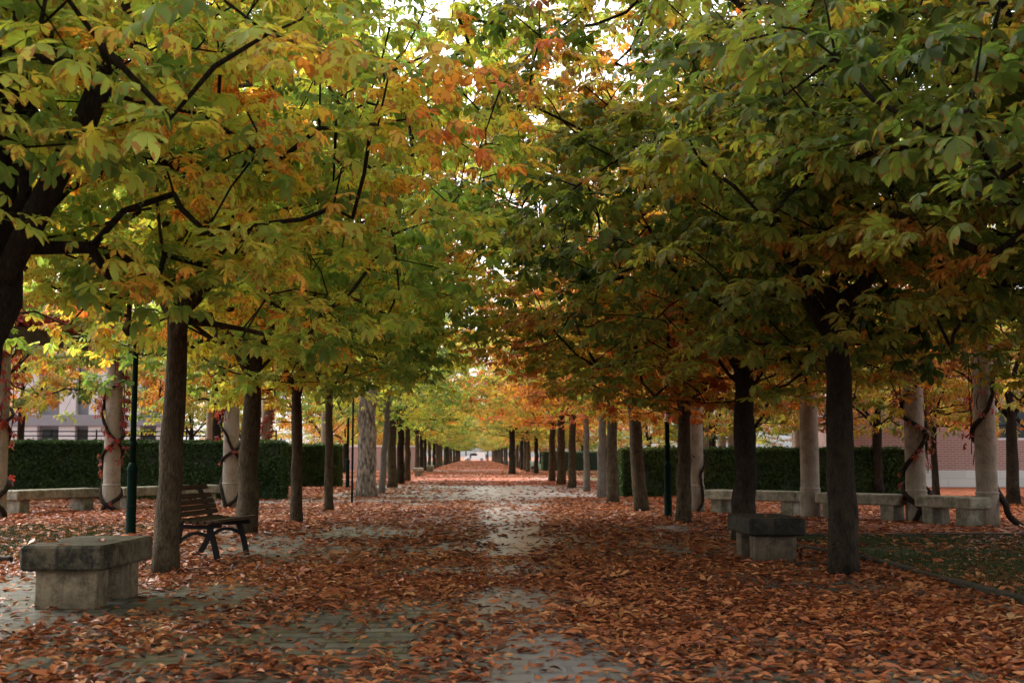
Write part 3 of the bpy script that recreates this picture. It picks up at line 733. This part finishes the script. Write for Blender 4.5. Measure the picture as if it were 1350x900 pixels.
def bench_line(a, b, label, W=.5):
    a = np.array(a); b = np.array(b); L = np.linalg.norm(b-a); d = (b-a)/L
    nrm = np.array([-d[1], d[0]]) if d[0] > 0 else np.array([d[1], -d[0]])
    if nrm[1] < 0: nrm = -nrm
    c = (a+b)/2 + nrm*W/2; rz = math.atan2(d[1], d[0])-PI/2
    return stone_bench('stone_bench', c[0], c[1], rz, label, L, W, 'slab_pale', 'slab_pale', 'pale stone benches between the pergola columns')
bench_line(P(23, 659), P(132, 654.5), 'pale mossy stone bench left of the vine-wrapped column at far left')
bench_line(P(164, 653.8), P(292, 649), 'pale stone bench behind the green lamp post, between two columns on the left')
bench_line(P(928, 657.5), P(1049, 661), 'pale stone bench behind the almost black tree, left of the bare column')
bench_line(P(1074, 662.5), P(1183, 666), 'pale stone bench partly hidden by the dark tree, right of the bare column')
bench_line(P(1205, 667), P(1277, 671), 'pale stone bench in front of the two vine-covered columns at far right')
for x, y_, lb in ((-3.3, 70, 'small pale stone bench between the trunks of the far left row'), (-3.3, 88, 'tiny stone bench farther along the left row'), (4.0, 84, 'small dark stone bench among the far right trunks')):
    stone_bench('stone_bench', x, y_, 0, lb, 1.8, .5, 'slab_pale' if x < 0 else 'slab_dark', 'slab_pale' if x < 0 else 'block')

# ------------------------------------------------------------------ wooden bench
t = thing('park_bench', (-3.02, 14.0, 0), 'wooden slatted bench with black iron legs facing the alley', 'bench', None, -.16)
def rail(pts, w_=.05, thick=.035, y=0):     # flat iron bar following a side profile
    mb = MB(); pts = [Vector((p[0], 0, p[1])) for p in pts]; vs = []
    for i, p in enumerate(pts):
        d = (pts[min(i+1, len(pts)-1)]-pts[max(i-1, 0)]).normalized(); nn = Vector((-d.z, 0, d.x))*w_/2
        for yy in (-thick/2, thick/2): vs += [p+nn+Vector((0, y+yy, 0)), p-nn+Vector((0, y+yy, 0))]
    f = [(0, 1, 3, 2)]; m = len(pts)
    for i in range(m-1):
        a = i*4; b = a+4
        f += [(a, b, b+1, a+1), (a+2, a+3, b+3, b+2), (a, a+2, b+2, b), (a+1, b+1, b+3, a+3)]
    a = (m-1)*4; f.append((a, a+2, a+3, a+1))
    return mb.add([tuple(q) for q in vs], f)
def arc(p0, p1, p2, n=8):
    return [((1-s)**2*p0[0]+2*s*(1-s)*p1[0]+s*s*p2[0], (1-s)**2*p0[1]+2*s*(1-s)*p1[1]+s*s*p2[1]) for s in [i/n for i in range(n+1)]]
for yy in (-.46, .46):
    rail(arc((-.31, 0), (-.17, .18), (-.15, .40)), .055, .04, yy).obj('leg', M['iron'], t)
    rail(arc((.28, 0), (.24, .22), (.17, .38)), .055, .04, yy).obj('leg', M['iron'], t)
    rail(arc((-.215, .15), (-.02, .42), (.235, .23), 10), .035, .03, yy).obj('brace', M['iron'], t)
    rail(arc((-.17, .385), (.05, .36), (.31, .395), 8), .045, .042, yy).obj('seat_frame', M['iron'], t)
    rail(arc((-.15, .395), (-.20, .55), (-.335, .80), 8), .045, .042, yy).obj('back_frame', M['iron'], t)
mb = MB()
for i in range(6):
    x = -.105+i*.083; z = .415+.012*((i-2.5)/2.5)**2*1.5; mb.box((x, 0, z+.012), (.062, 1.22, .032), 0, .006)
mb.obj('seat', M['wood'], t)
mb = MB()
for i in range(6):
    s = .14+i*.163; q = arc((-.15, .395), (-.20, .55), (-.335, .80), 20)[min(20, int(s*20))]; q2 = arc((-.15, .395), (-.20, .55), (-.335, .80), 20)[max(0, int(s*20)-1)]
    ang = math.atan2(q[1]-q2[1], q[0]-q2[0]); n_ = (math.sin(ang), -math.cos(ang))
    cx, cz = q[0]+n_[0]*.036, q[1]+n_[1]*.036
    hw, th = (.026, .014); u = (math.cos(ang), math.sin(ang))
    prof = [(cx+u[0]*a*hw+n_[0]*b*th, cz+u[1]*a*hw+n_[1]*b*th) for a, b in ((-1, -1), (1, -1), (1, 1), (-1, 1))]
    mb.prism(prof, -.61, .61)
mb.obj('backrest', M['wood'], t)

# ------------------------------------------------------------------ lamp posts
def lamp_post(px, py, label, sticker=False, H=4.3):
    x, y_ = G(px, py); t = thing('lamp_post', (x, y_, 0), label, 'lamp post', 'dark green lamp posts')
    MB().lathe([(.085, 0), (.085, .03), (.072, .05), (.068, .90), (.075, .93), (.080, .96), (.07, 1.0), (.045, 1.06)], n=16).obj('base', M['green_paint'], t, True)
    MB().lathe([(.044, 1.05), (.042, 2.0), (.038, 3.2), (.034, H-.35), (.05, H-.33)], n=14).obj('pole', M['green_paint'], t, True)
    MB().lathe([(.05, .42), (.077, .42), (.077, .45), (.05, .45)], n=16).obj('collar', M['iron'], t)
    MB().lathe([(.05, 1.30), (.056, 1.31), (.056, 1.35), (.05, 1.36)], n=16).obj('collar', M['green_paint'], t)
    MB().lathe([(.06, H-.33), (.11, H-.28), (.17, H), (.16, H+.02), (.05, H+.05)], n=8).obj('lantern', M['lamp_glass'], t)
    MB().lathe([(.20, H+.03), (.15, H+.10), (.05, H+.16), (.02, H+.24)], n=8).obj('cap', M['green_paint'], t)
    if sticker:
        MB().lathe([(.047, 1.79), (.0475, 1.80), (.0465, 1.93), (.046, 1.94)], n=14).obj('sticker', M['sticker'], t)
    return t
lamp_post(172, 706, 'dark green lamp post between the near stone bench and the left tree')
lamp_post(881, 683, 'dark green lamp post with a pale sticker beside the leaning tree on the right', True)
lamp_post(458, 643.5, 'thin green lamp post in the gap beside the thick flaky trunk')
x, y_ = G(464, 663); t = thing('metal_pole', (x, y_, 0), 'thin dark steel pole on a flat foot left of the thick flaky trunk', 'pole')
MB().lathe([(.028, 0.02), (.026, 4.2)], n=10).obj('shaft', M['iron'], t, True)
MB().box((-.12, 0, .012), (.55, .12, .024), 0, .004).obj('foot', M['iron'], t)

# ------------------------------------------------------------------ columns, creepers, pergola
def column(x, y_, label, H=3.3, r=.175, grp='stone pergola columns'):
    t = thing('stone_column', (x, y_, 0), label, 'column', grp)
    MB().lathe([(r*1.06, -.02), (r*1.06, .50), (r*1.03, .535)], n=24).obj('base', M['column'], t, False)
    MB().lathe([(r*1.10, .537), (r*1.10, .555), (r*.985, .575), (r*.98, 1.75), (r*.97, 1.755), (r*.965, 3.0), (r*.96, H)], n=24).obj('shaft', M['column'], t, False)
    return t
def creeper(x, y_, r, label, turns=1.3, both=True, H=3.2, seed=0, nl=160, thick=.035, foot=None):
    t = thing('creeper', (x, y_, 0), label, 'vine', 'creepers climbing the stone columns'); rg = random.Random(seed)
    pos = []
    for s in ((1, -1) if both else (1,)):
        pts = []; a0 = -PI/2+s*rg.uniform(-.9, -.3); k = 40
        for i in range(k+1):
            z = .02+H*i/k; a = a0+s*(turns+(.35 if s > 0 else -.25))*2*PI*i/k+.55*math.sin(i*.42+seed*2+s)+rg.uniform(-.05, .05); q = r*1.06+.018+max(0, math.sin(i*.55+seed+s))*.045
            if i < 5 and foot is not None:
                f_ = (5-i)/5; pts.append((q*math.cos(a)*(1-f_)+foot[0]*f_, q*math.sin(a)*(1-f_)+foot[1]*f_-.2*f_*(1-f_), z))
            else: pts.append((q*math.cos(a), q*math.sin(a), z))
            pos.append(pts[-1])
        MB().tube(pts, [thick*(1-.5*i/k) for i in range(k+1)], 7, wob=.12, seed=seed).obj('stem', M['vine'], t, True)
    for j in range(5):   # thin shoots
        a = rg.uniform(0, 6.28); z0 = rg.uniform(.8, 2.0); pts = []
        for i in range(9): pts.append(((r+.05)*math.cos(a), (r+.05)*math.sin(a), z0+i*.16)); a += rg.uniform(-.25, .35)
        MB().tube(pts, .008, 4).obj('shoot', M['vine'], t, True); pos += pts
    q = rs; m = nl; base = np.array([pos[rg.randrange(len(pos))] for _ in range(m*3)])
    wgt = np.clip(base[:, 2]/H, .05, 1)**1.6; keep = q.rand(len(base)) < wgt; base = base[keep][:m]; m = len(base)
    az = np.arctan2(base[:, 1], base[:, 0])+q.normal(0, .5, m); p = base+np.stack([np.cos(az), np.sin(az), np.zeros(m)], 1)*q.uniform(.02, .14, m)[:, None]
    me = build_leaves('leaves', p, az, q.uniform(.5, 1.4, m), q.normal(0, .4, m), q.uniform(.4, .8, m), TEMPL_LO, q, M['red_leaf']); link('leaves', me, t)
CL = [(G(-6, 684), 'leftmost stone column, cut by the frame edge'), (G(146, 674), 'stone column wrapped in crossing vines at left'), (G(303, 670), 'stone column with crossing vine stems behind the wooden bench')]
CR = [(G(917, 676), 'stone column half hidden behind the leaning tree'), (G(1069, 683), 'bare stone column between the two dark trees'), (G(1209, 688.5), 'stone column overgrown with vines left of the bench at far right'), (G(1303, 694), 'stone column with one thick vine stem at far right')]
for (p, lb) in CL+CR: column(p[0], p[1], lb)
creeper(*CL[0][0], .175, 'reddish creeper on the leftmost column', 2.1, True, 3.3, 1, 200, .045)
creeper(*CL[1][0], .175, 'creeper with crossing stems and red leaves on the left column', 2.4, True, 3.3, 2, 160, .046)
creeper(*CL[2][0], .175, 'creeper with criss-cross stems on the column behind the wooden bench', 2.7, True, 3.3, 3, 60, .042)
creeper(*CR[0][0], .175, 'short dark creeper loop at the column behind the leaning tree', .6, False, 3.3, 6, 20, .03)
creeper(*CR[2][0], .175, 'dense tangled creeper on the overgrown right column', 2.5, True, 3.3, 4, 240, .05)
creeper(*CR[3][0], .175, 'single thick dark creeper stem snaking round the far right column', 1.35, False, 3.3, 5, 30, .055, foot=(.45, -.22))
def beam(a, b, label, leaves=0):
    a = np.array(a); b = np.array(b); L = np.linalg.norm(b-a); c = (a+b)/2; rz = math.atan2(b[1]-a[1], b[0]-a[0])
    t = thing('pergola_beam', (c[0], c[1], 3.3), label, 'beam', 'pergola beams on the stone columns', rz)
    MB().box((0, 0, .14), (L-.004, .34, .28), 0, .015).obj('girder', M['beam'], t)
    if leaves:
        m = leaves; p = np.stack([rs.uniform(-L/2, L/2, m), rs.normal(0, .3, m), .32+np.abs(rs.normal(0, .30, m))], 1)
        v = thing('creeper', (c[0], c[1], 3.3), 'crimson creeper piled on ' + {900: 'the beam leaving the left frame edge', 1500: 'the beam over the bench at far left', 700: 'the beam behind the left lamp post', 300: 'the beam over the two right vine columns'}[leaves], 'vine', None, rz)
        link('leaves', build_leaves('leaves', p, rs.rand(m)*6.28, rs.normal(.5, .5, m), rs.normal(0, .5, m), rs.uniform(.5, 1.0, m), TEMPL_LO, rs, M['red_leaf']), v)
        mb = MB()
        for k in range(6):
            q = [( -L/2+L*i/12, rr.uniform(-.1, .1), .30+rr.uniform(0, .12)) for i in range(13)]; mb.tube(q, .02, 5)
        mb.obj('stem', M['vine'], v, True)
p0 = CL[0][0]
beam((p0[0]-2.2, p0[1]-4.2), CL[0][0], 'dark pergola beam running out of the left frame edge', 900)
beam(CL[0][0], CL[1][0], 'dark pergola beam over the bench at far left', 1500)
beam(CL[1][0], CL[2][0], 'dark pergola beam from the vine-wrapped column to the one behind the wooden bench', 700)
beam(CR[0][0], CR[1][0], 'dark pergola beam left of the bare column')
beam(CR[1][0], CR[2][0], 'dark pergola beam right of the bare column')
beam(CR[2][0], CR[3][0], 'dark pergola beam over the two vine-covered right columns', 300)
for px, d, lb in ((277, 46, 'pale column beyond the left hedge, left of the wooden bench column'), (350, 46, 'reddish vine-grown column beyond the left hedge'), (428, 50, 'pale column right behind the slimmest tree'),
                  (931, 44, 'pale column beyond the right hedge beside the lamp post'), (952, 47, 'pale column beyond the right hedge, left of the almost black tree'), (966, 44, 'column touching the left edge of the almost black tree'), (1052, 47, 'bluish pale column left of the bare front column')):
    column(XD(px, d), d, lb, 3.3, .17, 'outer pergola columns beyond the hedges')
creeper(XD(350, 46), 46, .17, 'red creeper on the column beyond the left hedge', 1.2, True, 3.3, 8, 260, .03)
creeper(XD(931, 44), 44, .17, 'sparse creeper on the column beyond the right hedge', 1.2, True, 3.3, 9, 40, .03)

# ------------------------------------------------------------------ hedges
def hedge(x0, x1, y0, y1, H, label, n):
    t = thing('hedge', ((x0+x1)/2, (y0+y1)/2, 0), label, 'hedge', 'clipped hedges'); lx, ly = x1-x0, y1-y0
    MB().box((0, 0, H/2-.02), (lx-.10, ly-.10, H-.06), 0, .05).obj('twigs', M['hedge_core'], t)
    A = [lx*H, lx*ly, ly*H]; fr = rs.choice(4, n, p=np.array([A[0]*.9, A[1], A[2]*.5, A[2]*.5])/(A[0]*.9+A[1]+A[2]))
    u = rs.rand(n); v = rs.rand(n); bulge = .05*(vnoise(u*lx*3+9, v*H*3+9, 1.0, 12)-.5)
    x = np.where(fr <= 1, (u-.5)*lx, np.where(fr == 2, -lx/2-bulge, lx/2+bulge)); yy = np.where(fr == 0, -ly/2-bulge*2, (np.where(fr == 1, v, u)-.5)*ly)
    bulge = bulge+.05*(vnoise(u*lx+3, v*3, .35, 14)-.5)+.10*rs.rand(n)**7
    z = np.where(fr == 1, H+bulge, v*H); z = np.maximum(z, .04); inw = rs.rand(n)*.07
    yy += np.where(fr == 0, inw, 0); z -= np.where(fr == 1, inw, 0)
    pos = np.stack([x, yy, z], 1); az = rs.rand(n)*6.28
    tm = [(np.array([(-.5, 0, 0), (0, -.28, .05), (.5, 0, 0), (0, .28, .05)])*.075, np.array([[0, 1, 2, 3]]), np.array([0, .3, .5, .3]), np.array([.5]*4))]
    link('foliage', build_leaves('foliage', pos, az, rs.normal(0, .8, n), rs.normal(0, .8, n), rs.uniform(.7, 1.5, n), tm, rs, M['hedge_leaf']), t)
    return t
hedge(XD(10, 34), XD(372, 32.5), 32.4, 33.6, 1.5, 'long clipped hedge behind the left pergola columns', 52000)
hedge(XD(374, 46), XD(447, 46), 46, 47.2, 1.55, 'short clipped hedge block beside the gap on the left', 14000)
hedge(XD(818, 34.5), XD(1195, 34), 34, 35.2, 1.33, 'long dark clipped hedge behind the right pergola columns', 48000)
hedge(5.2, 5.2+9, 96, 98, 1.5, 'distant low hedge across the far right lawn', 9000)
hedge(-19, -13.4, 35.5, 36.7, 1.5, 'hedge behind the leftmost column', 9000)

# ------------------------------------------------------------------ buildings and walls
t = thing('brick_building', (0, 45, 0), 'pink brick building with a white plinth behind the columns at far right', 'building')
bx0, bx1 = XD(1115, 45), 34
def wall_with_holes(x0, x1, z0, z1, holes, y0, th):   # holes (hx0,hx1,hz0,hz1) sorted
    mb = MB(); cur = x0
    def bx(a, b, c, d):
        if b-a > .001 and d-c > .001: mb.box(((a+b)/2, y0+th/2, (c+d)/2), (b-a, th, d-c))
    for h in holes:
        bx(cur, h[0], z0, z1); bx(h[0], h[1], z0, h[2]); bx(h[0], h[1], h[3], z1); cur = h[1]
    bx(cur, x1, z0, z1); return mb
holes = [(x, x+1.3, 1.75, 3.0) for x in (XD(1316, 45), XD(1316, 45)+3.6, XD(1316, 45)+7.2)]
wall_with_holes(bx0, bx1, .62, 5.2, holes, 0, .3).obj('wall', M['brick'], t)
MB().box(((bx0+bx1)/2, .12, .31), (bx1-bx0+.06, .40, .62), 0, .01).obj('plinth', M['plinth'], t)
MB().box((bx0+.15, 4, 2.6), (.3, 7.4, 5.18)).obj('side_wall', M['brick'], t)
MB().prism([(bx0-.4, 5.2), (bx1+.4, 5.2), (bx1-2, 7.2), (bx0+2, 7.2)], -.5, 8).obj('roof', M['tile'], t)
for h in holes:
    fr = MB()
    for (a, b, c, d) in ((h[0], h[1], h[2], h[2]+.08), (h[0], h[1], h[3]-.08, h[3]), (h[0], h[0]+.08, h[2]+.08, h[3]-.08), (h[1]-.08, h[1], h[2]+.08, h[3]-.08), ((h[0]+h[1])/2-.03, (h[0]+h[1])/2+.03, h[2]+.08, h[3]-.08)):
        fr.box(((a+b)/2, .10, (c+d)/2), (b-a-.002, .08, d-c-.002))
    f = fr.obj('window', M['pale_wall'], t)
    MB().box(((h[0]+h[1])/2, .16, (h[2]+h[3])/2), (h[1]-h[0]-.01, .02, h[3]-h[2]-.01)).obj('pane', M['glass'], f)

D_ = 62.0
t = thing('pale_building', (0, D_, 0), 'pale pillared building with dark windows behind the left hedge', 'building')
xl = [XD(px, D_) for px in (-95, -42, 12, 36, 86, 125, 172, 215)]
gx = MB(); gx.box(((-34+XD(230, D_))/2, .75, 3.1), (XD(230, D_)+34, .5, 6.2)); gx.obj('wall', M['grey_panel'], t)
for x in xl:
    MB().box((x, .3, 3.0), (.82, .4, 6.0), 0, .01).obj('pillar', M['pale_wall'], t)
MB().box(((-34+XD(230, D_))/2, .03, 2.95), (XD(230, D_)+34, .12, .55), 0, .01).obj('band', M['grey_panel'], t)
for a, b in zip(xl[:-1], xl[1:]):
    MB().box(((a+b)/2, .47, 1.7), (abs(b-a)*.42, .06, 1.6)).obj('window', M['glass'], t)
    MB().box(((a+b)/2, .47, 4.4), (abs(b-a)*.42, .06, 1.2)).obj('window', M['glass'], t)
MB().box(((-34+XD(230, D_))/2, .6, 6.35), (XD(230, D_)+35, 1.6, .3), 0, .02).obj('cornice', M['pale_wall'], t)
t = thing('railing', (0, 55, 0), 'dark metal railing in front of the pale building', 'railing')
MB().box((-21, 0, .85), (24, .3, 1.7), 0, .02).obj('parapet', M['pale_wall'], t)
for z in (1.85, 2.05, 2.25): MB().box((-21, 0, z), (24, .05, .05)).obj('rail', M['iron'], t)
for k in range(13): MB().box((-33+k*2+.01, 0, 2.02), (.06, .06, .62)).obj('post', M['iron'], t)
t = thing('boundary_wall', (0, 100, 0), 'pinkish brick wall with a white coping beyond the lamp post on the left', 'wall')
MB().box((-20, 0, .93), (30.5, .3, 1.86)).obj('wall', M['pinkwall'], t)
MB().box((-20, 0, 1.94), (30.6, .42, .14), 0, .02).obj('coping', M['pale_wall'], t)

# ------------------------------------------------------------------ far end: van and walkers
t = thing('white_van', (-.3, 292.5, 0), 'small white van parked across the far end of the alley', 'van')
prof = [(-2.5, .35), (-2.52, .95), (-2.3, 1.12), (-1.55, 1.25), (-.85, 1.95), (-.4, 2.08), (2.1, 2.08), (2.4, 1.9), (2.5, 1.0), (2.48, .35)]
mb = MB(); mb.prism(prof, -.92, .92).obj('body', M['white_paint'], t)
MB().prism([(-1.35, 1.27), (-.78, 1.86), (.15, 1.88), (.55, 1.6), (.5, 1.25)], -.935, -.922).obj('window', M['glass'], t)
MB().prism([(-1.62, 1.30), (-1.60, 1.27), (-.93, 1.92), (-.96, 1.96)], -.75, .75).obj('windscreen', M['glass'], t)
for x in (-1.6, 1.6):
    for y_ in (-.86, .86):
        wv = MB(); wv.tube([(x, y_-.1, .34), (x, y_+.1, .34)], .34, 20); wo = wv.obj('wheel', M['rubber'], t)
        MB().tube([(x, y_-.11, .34), (x, y_+.11, .34)], .19, 14).obj('hubcap', M['hub'], wo)
MB().box((-2.5, -.6, .85), (.06, .3, .18), 0, .01).obj('headlight', M['lamp_glass'], t)
MB().box((-2.5, .6, .85), (.06, .3, .18), 0, .01).obj('headlight', M['lamp_glass'], t)
MB().box((2.5, -.75, 1.0), (.06, .15, .35), 0, .01).obj('taillight', M['red_lamp'], t)
MB().box((2.5, .75, 1.0), (.06, .15, .35), 0, .01).obj('taillight', M['red_lamp'], t)

def person(x, y_, rz, label, top, H=1.72):
    t = thing('person', (x, y_, 0), label, 'person', None, rz)
    me = bpy.data.meshes.new('body')
    V = [(0, 0, .92), (0, .01, 1.12), (0, 0, 1.36), (0, 0, 1.48), (0, .01, 1.56), (0, .02, 1.64), (0, .01, 1.71),
         (-.17, 0, 1.38), (-.22, .02, 1.12), (-.20, -.08, .90), (-.20, -.10, .80), (.17, 0, 1.38), (.22, -.02, 1.12), (.20, .08, .90), (.20, .10, .80),
         (-.09, 0, .88), (-.10, .06, .50), (-.10, -.04, .08), (-.10, .10, .03), (.09, 0, .88), (.10, .12, .50), (.10, .14, .08), (.10, .28, .03)]
    E = [(0,1),(1,2),(2,3),(3,4),(4,5),(5,6),(2,7),(7,8),(8,9),(9,10),(2,11),(11,12),(12,13),(13,14),(0,15),(15,16),(16,17),(17,18),(0,19),(19,20),(20,21),(21,22)]
    me.from_pydata([tuple(c*H/1.75 for c in v) for v in V], E, []); me.materials.append(M[top])
    o = link('body', me, t); md = o.modifiers.new('skin', 'SKIN')
    rad = [.14,.13,.15,.065,.08,.095,.05,.07,.05,.04,.035,.07,.05,.04,.035,.095,.065,.045,.035,.095,.065,.045,.035]
    for i, r in enumerate(rad): me.skin_vertices[0].data[i].radius = (r, r*.8)
    me.skin_vertices[0].data[0].use_root = True
    o.modifiers.new('subsurf', 'SUBSURF').render_levels = 1
    k = H/1.75
    MB().lathe([(.02, 1.58*k), (.10*k, 1.62*k), (.108*k, 1.70*k), (.07*k, 1.77*k), (.01, 1.79*k)], (0, -.02, 0), 10).obj('hair', M['hair'], t, True)
person(-1.35, 286, 0, 'dark-clad walker left of the white van at the end of the alley', 'cloth_dark')
person(2.35, 287, .4, 'dark-clad walker right of the white van at the end of the alley', 'cloth_grey')

# single leaves lying on the benches
for (x, y_, a, lb) in ((-3.1, 9.0, .3, 'curled brown leaf lying on top of the near stone bench'), (-2.95, 9.45, 2, 'brown leaf near the far end of the near stone bench top'), (-3.28, 9.3, 4, 'small rust leaf on the left edge of the near stone bench top'),
                        (3.2, 13.5, 1, 'rust leaf on the dark stone bench on the right')):
    V, Fc, T, Q = LIT_HI[int(a)+2]
    m = fast_mesh('fallen_leaf', V*.9, Fc, M['litter'], np.stack([np.full(len(V), .75), T, Q], 1)); o = link('fallen_leaf', m)
    o.location = (x, y_+(.3 if x < 0 else -.1), .487); o.rotation_euler.z = a; tag(o, lb, 'leaf')
